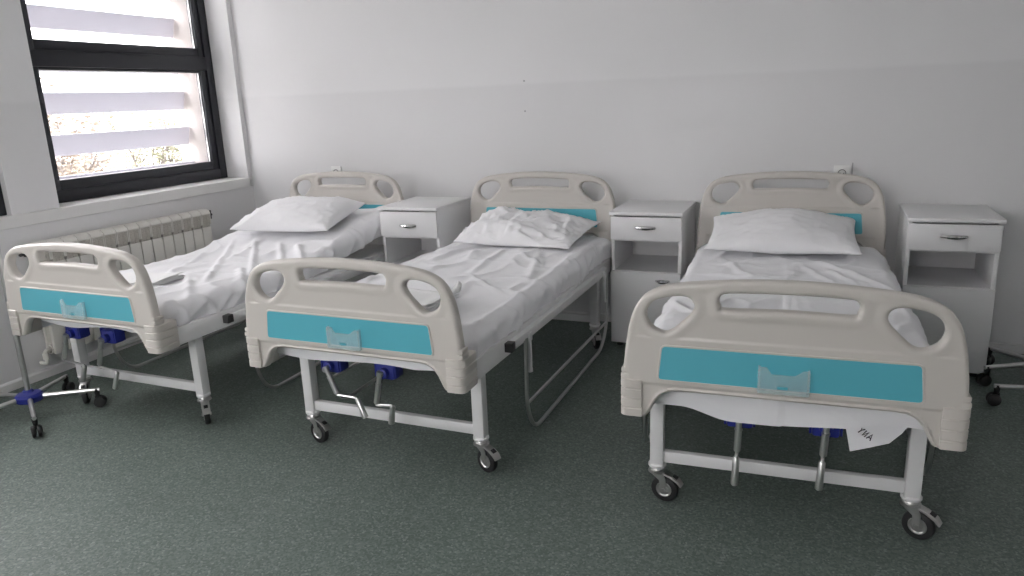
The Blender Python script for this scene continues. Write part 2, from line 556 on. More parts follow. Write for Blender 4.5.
def make_sleeve_mesh():
    # ribbed corner cap that wraps the end of the board (right-hand one; mirrored for the left)
    bm = bmesh.new()
    def section(z, k):
        g = .0 if k else .003
        x0, x1, y0, y1, r = .401, .4685 - g, -.0275 + g, .085, .022
        pts = [(x0, y0 + .002), (x0 + .003, y0)]
        for j in range(6):
            a = -pi / 2 + j / 5 * pi / 2
            pts.append((x1 - r + r * cos(a), y0 + r + r * sin(a)))
        pts += [(x1 - .003, y1 - .004), (x1 - .006, y1), (x0 + .01, y1), (x0, y1 - .006)]
        return [bm.verts.new((x, y, z)) for x, y in pts]
    zs = []
    edges = [.416, .447, .478, .509, .540]
    for a, b in zip(edges, edges[1:]):
        zs += [(a + .0015, 0), (a + .004, 1), (b - .004, 1), (b - .0015, 0)]
    rings = [section(z, k) for z, k in zs]
    # taper the lowest part
    for v in rings[0]:
        v.co.x = .435 + (v.co.x - .435) * .94; v.co.y = .028 + (v.co.y - .028) * .93
    n = len(rings[0])
    for A, B in zip(rings, rings[1:]):
        for k in range(n):
            bm.faces.new((A[k], A[(k + 1) % n], B[(k + 1) % n], B[k]))
    bm.faces.new(rings[0][::-1]); bm.faces.new(rings[-1])
    # small stepped shoulder above the cap
    for z0, z1, s in ((.5405, .557, 0), (.558, .574, .0015)):
        box2(bm, .440, .4665 - s, -.022 + s, .026 - s, z0, z1, .004)
    return bm

def make_holder_mesh():
    # clear card holder with two raised ears and a slot
    bm = bmesh.new()
    front = [(-.068, .538), (.068, .538), (.068, .614), (.052, .614), (.030, .597), (-.032, .597), (-.046, .617), (-.068, .617)]
    slot = [(-.016, .553), (.012, .553), (.012, .562), (-.016, .562)]
    for y0 in (-.0375,):
        f_, b_ = [], []
        for lp in (front, slot):
            a = [bm.verts.new((x, y0 - .001, z)) for x, z in lp]
            b = [bm.verts.new((x, y0 + .001, z)) for x, z in lp]
            m = len(lp)
            for k in range(m):
                bm.faces.new((a[k], a[(k + 1) % m], b[(k + 1) % m], b[k]))
                f_.append(bm.edges.get((a[k], a[(k + 1) % m]))); b_.append(bm.edges.get((b[k], b[(k + 1) % m])))
        bmesh.ops.triangle_fill(bm, edges=f_, use_beauty=True); bmesh.ops.triangle_fill(bm, edges=b_, use_beauty=True)
    for x, zt in ((-.066, .617), (.066, .614)):
        box2(bm, x - .003, x + .003, -.0365, -.0235, .538, zt, .001)
        for k in range(7):
            box2(bm, x - .0042, x + .0042, -.0392, -.0352, .545 + .0098 * k, .549 + .0098 * k)
    box2(bm, -.063, .063, -.0365, -.0235, .538, .541)
    return mesh_of('card_holder', bm, M['clear'], 30)

BOARD = make_board_mesh('bed_board')
PANEL_ME = make_panel_mesh()
bm = make_sleeve_mesh(); SLEEVE_R = mesh_of('corner_cap', bm, M['ivory'], 40)
bm = make_sleeve_mesh(); bmesh.ops.scale(bm, vec=(-1, 1, 1), verts=bm.verts); SLEEVE_L = mesh_of('corner_cap', bm, M['ivory'], 40)
HOLDER = make_holder_mesh()

# ------------------------------------------------------------------ other bed parts (local frame: x across, -y from head to foot)
L = 1.953
CU, CD = .392, .2295

def me_rail():
    bm = bmesh.new(); box2(bm, -.019, .019, -L + .03, -.03, .420, .497, .003)
    for t in (.5, .9, 1.3):
        add_lathe(bm, [(0, .0022), (.006, .002), (.008, 0)], 10, Matrix.Translation((.019, -t, .455)) @ Matrix.Rotation(pi / 2, 4, 'Y'))
    return mesh_of('side_rail', bm, M['steel'])
RAIL = me_rail()
bm = bmesh.new(); box2(bm, -.42, .42, -.018, .018, .424, .462, .002)
CROSSM = mesh_of('cross_member', bm, M['steel'])
bm = bmesh.new(); box2(bm, -.41, .41, -L + .12, -.04, .474, .492, .004); DECK = mesh_of('mattress_deck', bm, M['steel'])
bm = bmesh.new(); box2(bm, -.0225, .0225, -.0225, .0225, .132, .43, .003)
add_lathe(bm, [(0, .128), (.029, .128), (.031, .131), (.031, .137), (.027, .142), (.02, .144)], 20)
LEG = mesh_of('leg', bm, M['steel'])
bm = bmesh.new(); box2(bm, -CU + .02, CU - .02, -.0125, .0125, .147, .188, .003); CROSSBAR = mesh_of('crossbar', bm, M['steel'])
# caster: swivel head and fork (x = trail direction)
bm = bmesh.new()
add_lathe(bm, [(0, .129), (.026, .128), (.028, .122), (.025, .116), (.031, .112), (.031, .107), (.02, .104), (0, .104)], 20)
for s in (-1, 1):
    poly = [(-.024, .108), (.026, .108), (.036, .088), (.0375, .050), (.033, .040), (.023, .040), (.0185, .050), (.012, .082)]
    b2 = [(x, z) for x, z in poly]
    add_prism(bm, b2, s * .0165 - .0013, s * .0165 + .0013)
add_lathe(bm, [(0, -.021), (.007, -.021), (.007, .021), (0, .021)], 10, Matrix.Translation((.028, 0, .0475)) @ Matrix.Rotation(pi / 2, 4, 'X'))
FORK = mesh_of('caster', bm, M['zinc'])
bm = bmesh.new()
MW = Matrix.Translation((.028, 0, .0475)) @ Matrix.Rotation(pi / 2, 4, 'X')
add_lathe(bm, [(.026, -.012), (.040, -.0125), (.0455, -.010), (.0475, -.004), (.0475, .004), (.0455, .010), (.040, .0125), (.026, .012), (.026, -.012)], 28, MW)
WHEEL = mesh_of('wheel', bm, M['rubber'])
bm = bmesh.new()
add_lathe(bm, [(0, -.0135), (.012, -.0135), (.014, -.011), (.021, -.011), (.0245, -.0135), (.0275, -.013), (.0275, .013), (.0245, .0135), (.021, .011), (.014, .011), (.012, .0135), (0, .0135)], 24, MW)
WHEELHUB = mesh_of('wheel_disc', bm, M['zinc'])
bm = bmesh.new()
pl = [(.018, .112), (.050, .103), (.078, .088), (.090, .070), (.086, .068), (.074, .083), (.048, .097), (.018, .105)]
add_prism(bm, pl, -.016, .016, .001)
add_box(bm, .068, 0, .0945, .020, .016, .003, .001, Matrix.Rotation(radians(29), 3, 'Y'))
PEDAL = mesh_of('brake_pedal', bm, M['zinc'])
bm = bmesh.new(); add_box(bm, .066, 0, .0975, .018, .018, .004, .001, Matrix.Rotation(radians(28), 3, 'Y')); PEDALPAD = mesh_of('pedal_grip', bm, M['rubber'])
# lowered guard rail (right-hand side; x outward)
T0, T1 = 1.462, .315
bm = bmesh.new()
pts = fillet([(.0, -T0, .455), (.0, -T0 - .012, .16), (.0, -1.40, .038), (.0, -.41, .058), (.0, -T1 + .01, .16), (.0, -T1, .455)], .09, 7)
add_tube(bm, pts, .0085, 10)
add_tube(bm, [(0, -T0 - .008, .178), (0, -T1, .180)], .007, 8)
GUARD = mesh_of('guard_rail', bm, M['satin'])
bm = bmesh.new()
box2(bm, -.006, .006, -.010, .014, .30, .462, .003)
add_lathe(bm, [(0, .302), (.011, .302), (.011, .318), (0, .318)], 12)
box2(bm, -.028, .008, -.016, .020, .432, .470, .003)
BRACKET = mesh_of('hinge_bracket', bm, M['steel'])
bm = bmesh.new(); box2(bm, -.013, .013, -1.575, -.28, .448, .478, .002); TRACK = mesh_of('guard_track', bm, M['steel'])
bm = bmesh.new(); box2(bm, -.016, .016, -1.612, -1.574, .443, .480, .003); ENDCAP = mesh_of('track_end_cap', bm, M['darkplastic'])
bm = bmesh.new(); box2(bm, -.040, .040, -.030, .030, .362, .428, .010)
for s in (-1, 1):
    box2(bm, s * .044 - .003, s * .044 + .003, -.026, .026, .370, .434, .001)
add_lathe(bm, [(0, 0), (.020, 0), (.020, .022), (.012, .026), (0, .026)], 16, Matrix.Translation((0, -.028, .392)) @ Matrix.Rotation(pi / 2, 4, 'X'))
GEAR = mesh_of('gear_box', bm, M['blue'])
bm = bmesh.new(); add_tube(bm, [(0, 0, .40), (0, 1.05, .41)], .010, 8); SCREW = mesh_of('screw_rod', bm, M['darkplastic'])

BEDS = [  # x, y, angle, crank poly-lines (u, v), caster headings FL FR HL HR
    (.2060, -.0900, -.0189, [[(-.283, .384), (-.330, .264), (-.180, .258), (-.214, .174)], [(-.047, .386), (-.095, .259), (.030, .250), (-.003, .165)]], (-50, -42, 30, -30)),
    (1.5890, -.1096, -.0123, [[(-.205, .388), (-.160, .287), (-.062, .291), (-.031, .213)], [(.046, .394), (.016, .268), (.097, .280), (.083, .204)]], (-14, -22, 20, -60)),
    (2.9582, -.1012, .0381, [[(-.121, .387), (-.124, .272), (-.125, .266), (-.128, .166)], [(.130, .403), (.124, .290), (.123, .284), (.118, .188)]], (-8, -22, 10, -30)),
]
LBL = [
    'ivory and teal crank hospital bed under the window, leftmost of three',
    'ivory and teal crank hospital bed in the middle of the three',
    'ivory and teal crank hospital bed nearest the camera on the right',
]

def make_bed(i):
    bx, by, a, cranks, heads = BEDS[i]
    root = thing('hospital_bed', LBL[i], 'bed', (bx, by, 0), a, 'hospital beds in a row')
    fb = link('footboard', BOARD, root, (0, -L, 0))
    link('accent_panel', PANEL_ME, fb); link('card_holder', HOLDER, fb)
    link('corner_cap', SLEEVE_R, fb); link('corner_cap', SLEEVE_L, fb)
    hb = link('headboard', BOARD, root, (0, 0, .100))
    link('accent_panel', PANEL_ME, hb)
    link('corner_cap', SLEEVE_R, hb, (0, 0, -.10)); link('corner_cap', SLEEVE_L, hb, (0, 0, -.10))
    for s in (-1, 1):
        link('side_rail', RAIL, root, (s * .437, 0, 0), (0, 0, 0))
    for t in (.06, CD, .75, 1.2, L - CD):
        link('cross_member', CROSSM, root, (0, -t, 0))
    link('mattress_deck', DECK, root)
    k = 0
    for t in (L - CD, CD):
        link('crossbar', CROSSBAR, root, (0, -t, 0))
        for s in (-1, 1):
            link('leg', LEG, root, (s * CU, -t, 0))
            h = radians(heads[k]); k += 1
            c = link('caster', FORK, root, (s * CU, -t, 0), (0, 0, h - a))
            link('wheel', WHEEL, c); link('wheel_disc', WHEELHUB, c)
            link('brake_pedal', PEDAL, c); link('pedal_grip', PEDALPAD, c)
    for s in (-1, 1):
        g = link('guard_rail', GUARD, root, (s * .482, 0, 0))
        for t in (T0 - .035, T1 + .03):
            link('hinge_bracket', BRACKET, g, (0, -t, 0), (0, 0, 0 if s > 0 else pi))
        link('guard_track', TRACK, g, (-s * .012, 0, 0)); link('track_end_cap', ENDCAP, g, (-s * .012, 0, 0))
    for pts in cranks:
        b = bmesh.new()
        y = -(L - .125)
        (u0_, v0), (u1, v1), (u2, v2), (u3, v3) = pts
        # shaft stub, thick telescopic arm, thin offset link, grip
        add_lathe(b, [(0, 0), (.010, 0), (.010, .05), (0, .05)], 12, Matrix.Translation((u0_, y + .02, v0)) @ Matrix.Rotation(pi / 2, 4, 'X'))
        A, B = Vector((u0_, y - .02, v0 + .012)), Vector((u1, y - .02, v1))
        n = 8
        pp = [A.lerp(B, q) for q in (0, .12, .13, .34, .345, .38, .385, .93, .96, 1)]
        add_tube(b, pp, .009, 12, radii=[.0125, .0125, .0095, .0095, .0125, .0125, .011, .011, .007, .005])
        C_, D_ = Vector((u2, y - .03, v2)), Vector((u3, y - .03, v3))
        add_tube(b, fillet([B + (A - B) * .08, B, C_, C_ + (D_ - C_) * .3], .012, 4), .0058, 8)
        add_tube(b, [C_ + (D_ - C_) * .02, C_ + (D_ - C_) * .06, C_ + (D_ - C_) * .97, D_], .0085, 12, radii=[.008, .0105, .012, .009])
        c = obj('crank', b, M['satin'], root)
        link('gear_box', GEAR, c, (u0_, -(L - .165), -.020 if i == 2 else 0))
        link('screw_rod', SCREW, c, (u0_, -(L - .20), 0))
    return root
beds = [make_bed(i) for i in range(3)]

# ------------------------------------------------------------------ sheets / mattresses
def nz(x, y, z=0.0):
    return noise.noise(Vector((x, y, z)))

def ridge(x, y, z=0.0):
    return 1 - abs(nz(x, y, z))

def seg_d(u, t, s):
    ax, ay, bx, by = s
    dx, dy = bx - ax, by - ay
    q = ((u - ax) * dx + (t - ay) * dy) / (dx * dx + dy * dy + 1e-9)
    q = max(0, min(1, q))
    return sqrt((u - ax - q * dx) ** 2 + (t - ay - q * dy) ** 2), q

def make_sheet(i, hw, t0, t1, ztop, drop, dropf, folds, lift, seed, wr=1.0, foot_shape=None):
    bx, by, a = BEDS[i][:3]
    bm = bmesh.new()
    rr = .035
    nu, nt = 104, 200
    us = np.linspace(-hw - drop, hw + drop, nu); ts = np.linspace(t0 - .10, t1 + dropf, nt)
    V = []
    for t in ts:
        row = []
        for u in us:
            cu = max(-hw + rr, min(hw - rr, u)); ct = max(t0 + rr, min(t1 - rr, t))
            eu, et = u - cu, t - ct
            d = sqrt(eu * eu + et * et)
            lim = (drop + rr) if abs(eu) > abs(et) else (dropf + rr)
            if t > t1 - rr and abs(eu) > 1e-6 and abs(et) > 1e-6:
                lim = (drop * abs(eu) + dropf * abs(et)) / (abs(eu) + abs(et)) + rr
            d = min(d, lim)
            nx, ny = (eu / d if d else 0, et / d if d else 0)
            if eu or et:
                q = sqrt(eu * eu + et * et); nx, ny = eu / q, et / q
            arc = rr * pi / 2
            if d < arc:
                th = d / rr; h, z = rr * sin(th), -rr * (1 - cos(th))
            else:
                h, z = rr, -rr - (d - arc)
            side = smooth((d - .01) / .05)
            x, y = cu + nx * h, ct + ny * h
            # wrinkles
            top = 0.0
            top += .010 * nz(u * 2.0 + seed, t * 1.3)
            top += wr * .011 * (ridge(u * 5 + t * 2.2 + seed, t * 2.4 - u * 1.8, seed) ** 6 - .3)
            top += wr * .009 * (ridge(u * 3.1 - t * 1.9 + 9 + seed, t * 3.0 + u * 2.2, 3 + seed) ** 7 - .2)
            top += .003 * nz(u * 16, t * 14, seed)
            fo = 0.0
            for s, amp, wd in folds:
                dd, q = seg_d(u, t, s)
                fo += amp * exp(-(dd / wd) ** 2) * min(1, 6 * q + .15) * min(1, 6 * (1 - q) + .15)
            top += fo
            top += .010 * (1 - (u / hw) ** 2) if abs(u) < hw else 0
            out = side * (.014 * nz(t * 7 + seed, z * 5, u) + .016 * (ridge(t * 6.5 + seed + z * 7, z * 3, 2.0 if u > 0 else 5.0) ** 5) + .8 * fo + .010 * sin(min(1, -z / .13) * pi))
            z += top * (1 - side)
            if et > 0 and t > t1 - rr and foot_shape:
                k = smooth((-z - .02) / .1)
                z += foot_shape(u) * k
            if et > 0:
                out *= .5
            x += nx * out; y += ny * out
            hem = smooth((d - (lim - .03)) / .03) * side
            z += hem * .010 * nz(t * 5 + seed, u * 4)
            zl = lift(t) if lift else 0
            row.append(bm.verts.new((x, -y, ztop + z + zl)))
        V.append(row)
    for j in range(nt - 1):
        for k in range(nu - 1):
            bm.faces.new((V[j][k], V[j][k + 1], V[j + 1][k + 1], V[j + 1][k]))
    # close the underside
    b = []
    for j in range(nt):
        b.append((V[j][0], V[j][-1]))
    for j in range(nt - 1):
        bm.faces.new((b[j][0], b[j][1], b[j + 1][1], b[j + 1][0]))
    me = mesh_of('sheeted_mattress', bm, M['sheet'], 180)
    o = link('sheeted_mattress', me, None, (bx, by, 0), (0, 0, a))
    return o

lift1 = lambda t: .165 * smooth((.98 - t) / 1.05) ** 1.0 if t < .98 else 0
lift1 = lambda t: (max(0, .93 - t) * .16 if t < .85 else .16 * .08 * smooth((1.01 - t) / .16))
F1 = [((-.40, .75, .10, 1.65), .010, .018), ((-.30, .72, .30, 1.55), .012, .016), ((-.15, .70, .40, 1.35), .012, .014), ((.05, .72, .42, 1.15), .013, .016),
      ((-.42, 1.1, -.05, 1.85), .008, .02), ((.20, .75, .43, 1.0), .014, .018), ((.05, 1.4, .42, 1.75), .010, .018), ((.20, 1.2, .44, 1.45), .012, .02), ((-.1, .68, .02, 1.1), .012, .014), ((.30, .2, .43, .75), .012, .03), ((.38, 1.70, .54, 1.60), .012, .014), ((.38, 1.45, .54, 1.33), .012, .014), ((.34, 1.12, .54, .98), .014, .016), ((.36, .80, .54, .70), .014, .018), ((.36, .5, .54, .46), .012, .018), ((.36, 1.82, .54, 1.78), .010, .012)]
F2 = [((-.22, .40, -.30, .85), .014, .022), ((-.02, .48, .04, 1.05), .013, .020), ((.20, .55, .34, 1.05), .010, .020), ((-.10, .9, -.42, 1.3), .009, .014), ((.38, .5, .40, 1.75), .006, .010),
      ((.0, 1.05, .36, 1.35), .007, .012), ((-.3, 1.3, .1, 1.1), .008, .02), ((.1, .6, .3, .8), .008, .014), ((-.40, .6, -.36, 1.6), .006, .01), ((-.05, .45, -.2, .8), .010, .03), ((.1, 1.1, .2, 1.7), .006, .02), ((.34, 1.12, .56, 1.02), .011, .016), ((.36, .62, .55, .70), .010, .014), ((.40, 1.5, .55, 1.42), .010, .014), ((.38, 1.75, .54, 1.62), .012, .013), ((.40, .3, .54, .36), .009, .014)]
F3 = [((.0, .40, .01, 1.90), .0045, .006), ((-.40, .55, -.10, .62), .008, .014), ((-.38, .75, .15, .95), .008, .014), ((.12, .45, .42, .95), .012, .020), ((-.42, 1.0, .05, .78), .008, .016),
      ((.05, .5, .30, 1.25), .008, .016), ((.25, 1.15, .44, 1.0), .012, .020), ((-.3, .45, -.12, .9), .010, .02), ((.16, .6, .44, 1.35), .009, .014),
      ((-.30, 1.45, -.42, 1.25), .013, .016), ((-.30, 1.45, -.2, 1.2), .014, .014), ((-.30, 1.45, -.43, 1.5), .014, .014), ((-.30, 1.45, -.36, 1.75), .014, .016), ((-.30, 1.45, -.15, 1.6), .012, .014), ((.40, 1.35, .25, 1.7), .012, .016), ((-.44, 1.2, .44, 1.18), .003, .006)]
fs3 = lambda u: .034 * smooth((-.14 - u) / .16) + .028 * smooth((u - .18) / .12) + .004 * sin(u * 9)
fs2 = lambda u: .006 * sin(u * 11 + 1) + .012 * smooth((u - .2) / .1)
sh = [make_sheet(0, .425, .035, L - .075, .592, .085, .12, F1, lift1, 1.3, 1.15, fs2),
      make_sheet(1, .432, .035, L - .075, .592, .090, .135, F2, None, 4.7, .9, fs2),
      make_sheet(2, .430, .035, L - .075, .582, .080, .168, F3, None, 8.1, .75, fs3)]
for o, lab in zip(sh, ['mattress in a creased white sheet with its head end raised, left bed',
                       'mattress in a rumpled white sheet on the middle bed',
                       'mattress in a white sheet with a marked hanging corner, right bed']):
    tag(o, lab, 'mattress', 'sheeted mattresses on the beds')

# hanging corner of the sheet with handwriting, foot of the right bed
bm = bmesh.new()
yy = -(L - .108)
poly = [(.176, .428), (.180, .400), (.197, .320), (.250, .340), (.300, .360), (.330, .395), (.350, .430), (.356, .462), (.27, .445), (.20, .440)]
add_prism(bm, poly, yy - .0012, yy + .0012)
fl = obj('sheet_corner', bm, M['sheet'], sh[2])
bm = bmesh.new()
def stroke(pts):
    c, s = cos(radians(-33)), sin(radians(-33))
    q = []
    for x, z in pts:
        x, z = x * .018, z * .020
        X, Z = .218 + c * x - s * z, .3935 + s * x + c * z
        q.append((X, yy - .0024, Z))
    add_tube(bm, q, .0017, 5)
stroke([(0, .55), (.28, .12), (.62, .55)]); stroke([(.28, .12), (.12, -.45)])
stroke([(.95, .5), (.85, -.45), (1.40, .45), (1.30, -.5)])
stroke([(1.65, -.5), (2.0, .5), (2.35, -.5)]); stroke([(1.78, -.15), (2.22, -.15)])
obj('handwriting', bm, M['ink'], fl)

# ------------------------------------------------------------------ pillows
def make_pillow(name_label, i, c, size, thick, rz, tilt, seed, amp, bias=0.0, peak=0.0, full=.62):
    bx, by, a = BEDS[i][:3]
    bm = bmesh.new()
    hw, hd = size[0] / 2, size[1] / 2
    n, m = 72, 52
    def thickness(p, q):
        e = (max(0, 1 - abs(p) ** 2.6) ** full) * (max(0, 1 - abs(q) ** 2.6) ** full)
        return e * (1 + bias * p) * (1 - peak + 1.5 * peak * exp(-((p - .05) / .42) ** 2))
    top, bot = [], []
    for j in range(m + 1):
        q = sin((-1 + 2 * j / m) * pi / 2)
        rt, rb = [], []
        for k in range(n + 1):
            p = sin((-1 + 2 * k / n) * pi / 2)
            pin = 1 - .045 * (1 - abs(q) ** 2)
            pin2 = 1 - .06 * (1 - abs(p) ** 2)
            x = hw * p * (1 - .05 * (1 - q * q) * abs(p) ** 3); y = hd * q * (1 - .06 * (1 - p * p) * abs(q) ** 3)
            e = thickness(p, q)
            w = amp * ((ridge(p * 2.4 + q * 1.2 + seed, q * 2.6 - p * .8, seed) ** 5) - .3) * smooth(e * 2.5)
            w += amp * .7 * ((ridge(p * 5 - q * 3 + seed, q * 4 + p * 2, seed + 4) ** 5) - .3) * smooth(e * 3)
            w += amp * .8 * nz(p * 3 + seed, q * 3, 1.5) * smooth(e * 2)
            edge = (1 - smooth(e * 3)) * .006 * nz(p * 6, q * 6, seed)
            rt.append((x, y, thick * .66 * e + w + edge))
            rb.append((x, y, -thick * .34 * e + edge))
        top.append(rt); bot.append(rb)
    VT = [[bm.verts.new(v) for v in r] for r in top]
    VB = [[(VT[j][k] if j in (0, m) or k in (0, n) else bm.verts.new(bot[j][k])) for k in range(n + 1)] for j in range(m + 1)]
    for j in range(m):
        for k in range(n):
            bm.faces.new((VT[j][k], VT[j][k + 1], VT[j + 1][k + 1], VT[j + 1][k]))
            try:
                bm.faces.new((VB[j][k], VB[j + 1][k], VB[j + 1][k + 1], VB[j][k + 1]))
            except ValueError:
                pass
    bmesh.ops.remove_doubles(bm, verts=bm.verts, dist=1e-6)
    me = mesh_of('pillow', bm, M['pillow'], 180)
    o = bpy.data.objects.new('pillow', me); COL.objects.link(o)
    B = Matrix.Translation((bx, by, 0)) @ Matrix.Rotation(a, 4, 'Z')
    o.matrix_world = B @ Matrix.Translation((c[0], -c[1], c[2])) @ Matrix.Rotation(rz, 4, 'Z') @ Matrix.Rotation(tilt, 4, 'X') 
    tag(o, name_label, 'pillow', 'white pillows at the bed heads')
    return o
P1 = make_pillow('plump smooth white pillow on the raised head of the left bed', 0, (-.025, .43, .735), (.64, .52), .125, radians(8), radians(9), 2.0, .008, full=.42)
P2 = make_pillow('crumpled white pillow on the middle bed, its case half flat', 1, (.025, .28, .660), (.70, .47), .13, radians(-5), radians(8), 6.0, .021, -.42)
P3 = make_pillow('white pillow peaked in the middle, propped on the right bed', 2, (-.03, .22, .674), (.70, .45), .140, radians(0), radians(11), 11.0, .008, peak=.22, full=.5)

# ------------------------------------------------------------------ folded cloths
def folded_cloth(label, i, c, size, rz, layers, seed, tuft=False):
    bx, by, a = BEDS[i][:3]
    bm = bmesh.new()
    n, m = 26, 20
    z0 = 0
    for l in range(layers):
        sx, sy = size[0] * (1 - .05 * l), size[1] * (1 - .06 * l)
        th = .008
        T_, B_ = [], []
        for j in range(m + 1):
            r1, r2 = [], []
            for k in range(n + 1):
                x = (k / n - .5) * sx + .006 * nz(j * .2, l + seed); y = (j / m - .5) * sy + .005 * nz(k * .2, l + seed + 5) + l * .008
                e = min(k, n - k, j, m - j)
                h = th * (0 if e == 0 else (.7 if e == 1 else 1))
                w = .006 * nz(x * 14 + seed, y * 14, l * 1.7) + (.004 * smooth((x / sx - .25) / .25) * (l + 1) / layers)
                r1.append(bm.verts.new((x, y, z0 + w + h / 2))); r2.append(bm.verts.new((x, y, z0 + w - h / 2)))
            T_.append(r1); B_.append(r2)
        for j in range(m):
            for k in range(n):
                bm.faces.new((T_[j][k], T_[j][k + 1], T_[j + 1][k + 1], T_[j + 1][k]))
                bm.faces.new((B_[j][k], B_[j + 1][k], B_[j + 1][k + 1], B_[j][k + 1]))
        for k in range(n):
            pass
        bmesh.ops.remove_doubles(bm, verts=bm.verts, dist=1e-5)
        z0 += .0065
    o = obj('folded_cloth', bm, M['towel'], None, smooth_angle=180)
    B = Matrix.Translation((bx, by, 0)) @ Matrix.Rotation(a, 4, 'Z')
    o.matrix_world = B @ Matrix.Translation((c[0], -c[1], c[2])) @ Matrix.Rotation(rz, 4, 'Z')
    tag(o, label, 'cloth')
    if tuft:       # the bunched-up corner that stands above the stack
        bm = bmesh.new()
        pts = [(.105, .085, .012), (.128, .098, .020), (.150, .105, .034), (.160, .106, .052), (.154, .100, .058)]
        add_tube(bm, catmull(pts, 4, False), .012, 12, radii=None)
        for v in bm.verts:
            v.co += Vector((nz(v.co.x * 60, v.co.y * 60, 1), nz(v.co.y * 60, v.co.z * 60, 4), nz(v.co.x * 50, v.co.z * 60, 7))) * .007
        obj('bunched_corner', bm, M['towel'], o, smooth_angle=80)
folded_cloth('white cloth folded in layers at the foot of the left bed', 0, (-.03, 1.62, .610), (.34, .25), radians(8), 3, 3)
folded_cloth('white cloth folded behind the footboard of the middle bed', 1, (.07, 1.63, .624), (.32, .24), radians(-4), 3, 8, True)

# ------------------------------------------------------------------ bedside cabinets
def me_box(name, *a, mat=None, bevel=.0015):
    bm = bmesh.new(); box2(bm, *a, bevel); return mesh_of(name, bm, mat)
CW, CDp = .380, .436
def make_cabinet(label, xc, door_pull=True, gap=.012, CZ=.766):
    yb = YW - gap
    t = thing('bedside_cabinet', label, 'bedside cabinet', (xc, yb - CDp, 0), 0, 'white bedside cabinets')
    h = CW / 2
    b = bmesh.new()
    box2(b, -h, -h + .018, .004, CDp, .028, CZ - .018, .001); box2(b, h - .018, h, .004, CDp, .028, CZ - .018, .001)
    box2(b, -h + .018, h - .018, CDp - .010, CDp, .05, CZ - .02)
    box2(b, -h + .018, h - .018, .004, CDp - .01, .028, .046)
    box2(b, -h + .018, h - .018, .002, CDp - .01, .606, .622)
    box2(b, -h + .018, h - .018, .002, CDp - .01, .424, .441)
    obj('carcass', b, M['laminate'], t)
    b = bmesh.new(); box2(b, -h - .006, h + .006, -.022, CDp + .002, CZ - .018, CZ + .001, .002); obj('cabinet_top', b, M['laminate'], t)
    b = bmesh.new(); box2(b, -h + .001, h - .001, -.016, .002, .618, CZ - .026, .0015); d = obj('drawer', b, M['laminate'], t)
    def handle(xc_, z, w, par, up=0):
        b = bmesh.new()
        n = 12
        pts = [(xc_ + w * (k / n - .5), -.016 - .020 * sin(pi * k / n), z) for k in range(n + 1)]
        add_tube(b, pts, .005, 8, radii=[.007 + .0045 * sin(pi * k / n) for k in range(n + 1)])
        return obj('handle', b, M['chrome'], par)
    handle(.0, .683, .105, d)
    b = bmesh.new(); box2(b, -h + .001, h - .001, -.016, .002, .030, .438, .0015); dr = obj('door', b, M['laminate'], t)
    if door_pull:
        handle(.095, .395, .07, dr)
    b = bmesh.new(); add_lathe(b, [(0, 0), (.016, 0), (.018, .006), (.014, .028), (0, .028)], 14); fm = mesh_of('foot', b, M['darkplastic'])
    for x in (-h + .04, h - .04):
        for y in (.035, CDp - .04):
            link('foot', fm, t, (x, y, 0))
make_cabinet('white bedside cabinet between the left bed and the middle bed', .890, True, .162, .790)
make_cabinet('white bedside cabinet between the middle bed and the right bed', 2.252)
make_cabinet('white bedside cabinet right of the right bed, beside a wheeled stand', 3.6825, False)

# ------------------------------------------------------------------ radiator
rad = thing('radiator', 'ivory sectional radiator on the wall below the window', 'radiator', (XW, -1.62, .014))
bm = bmesh.new()
pw = .082
box2(bm, .070, .090, -.037, .037, .12, .612, .004)                   # front plate of the section
box2(bm, .030, .072, -.006, .006, .14, .69, .002)                    # web
box2(bm, .012, .030, -.034, .034, .13, .66, .003)                    # rear plate
add_prism(bm, [(.020, .662), (.020, .716), (.034, .730), (.070, .730), (.092, .716), (.098, .700), (.094, .694), (.060, .706), (.040, .700), (.034, .662)], -.039, .039, .002)
for s in (-1, 1):
    add_prism(bm, [(.060, .63), (.092, .63), (.096, .70), (.060, .71)], s * .036 - .003, s * .036 + .003)
for z in (.145, .690):
    add_lathe(bm, [(.020, -.041), (.026, -.041), (.026, .041), (.020, .041)], 14, Matrix.Translation((.05, 0, z - (0.01 if z > .5 else 0))) @ Matrix.Rotation(pi / 2, 4, 'X'))
SEC = mesh_of('radiator_section', bm, M['radiator'])
bm = bmesh.new()
add_prism(bm, [(.060, .610), (.084, .606), (.088, .640), (.090, .700), (.060, .702)], -.033, .033)
for k in range(6):
    for s in (-1, 1):
        add_box(bm, .088 + .0004 * k, s * .015, .624 + .013 * k, .006, .024, .005, .0, Matrix.Rotation(radians(25 * s), 3, 'X'))
GRL = mesh_of('convection_grille', bm, M['radslot'])
for k in range(15):
    s = link('radiator_section', SEC, rad, (0, pw * (k + .5), 0)); link('convection_grille', GRL, s)
bm = bmesh.new()
add_tube(bm, [(.05, 1.23, .682), (.05, 1.262, .682)], .013, 12); add_tube(bm, fillet([(.05, 1.262, .682), (.05, 1.285, .682), (.0, 1.285, .682)], .01), .009, 10)
add_tube(bm, [(.05, 1.272, .655), (.05, 1.272, .712)], .008, 10)
obj('radiator_valve', bm, M['darkplastic'], rad)
bm = bmesh.new()
add_tube(bm, [(.05, -.03, .682), (.05, .004, .682)], .018, 14); add_tube(bm, [(.05, -.032, .682), (.05, -.055, .682)], .012, 12)
obj('air_vent', bm, M['darkplastic'], rad)
bm = bmesh.new()
add_tube(bm, fillet([(.05, .01, .145), (.05, -.028, .145), (.05, -.028, .075), (.0, -.028, .075)], .015), .011, 10)
add_tube(bm, [(.05, -.028, .10), (.05, -.028, .135)], .016, 12)
obj('return_pipe', bm, M['radiator'], rad)

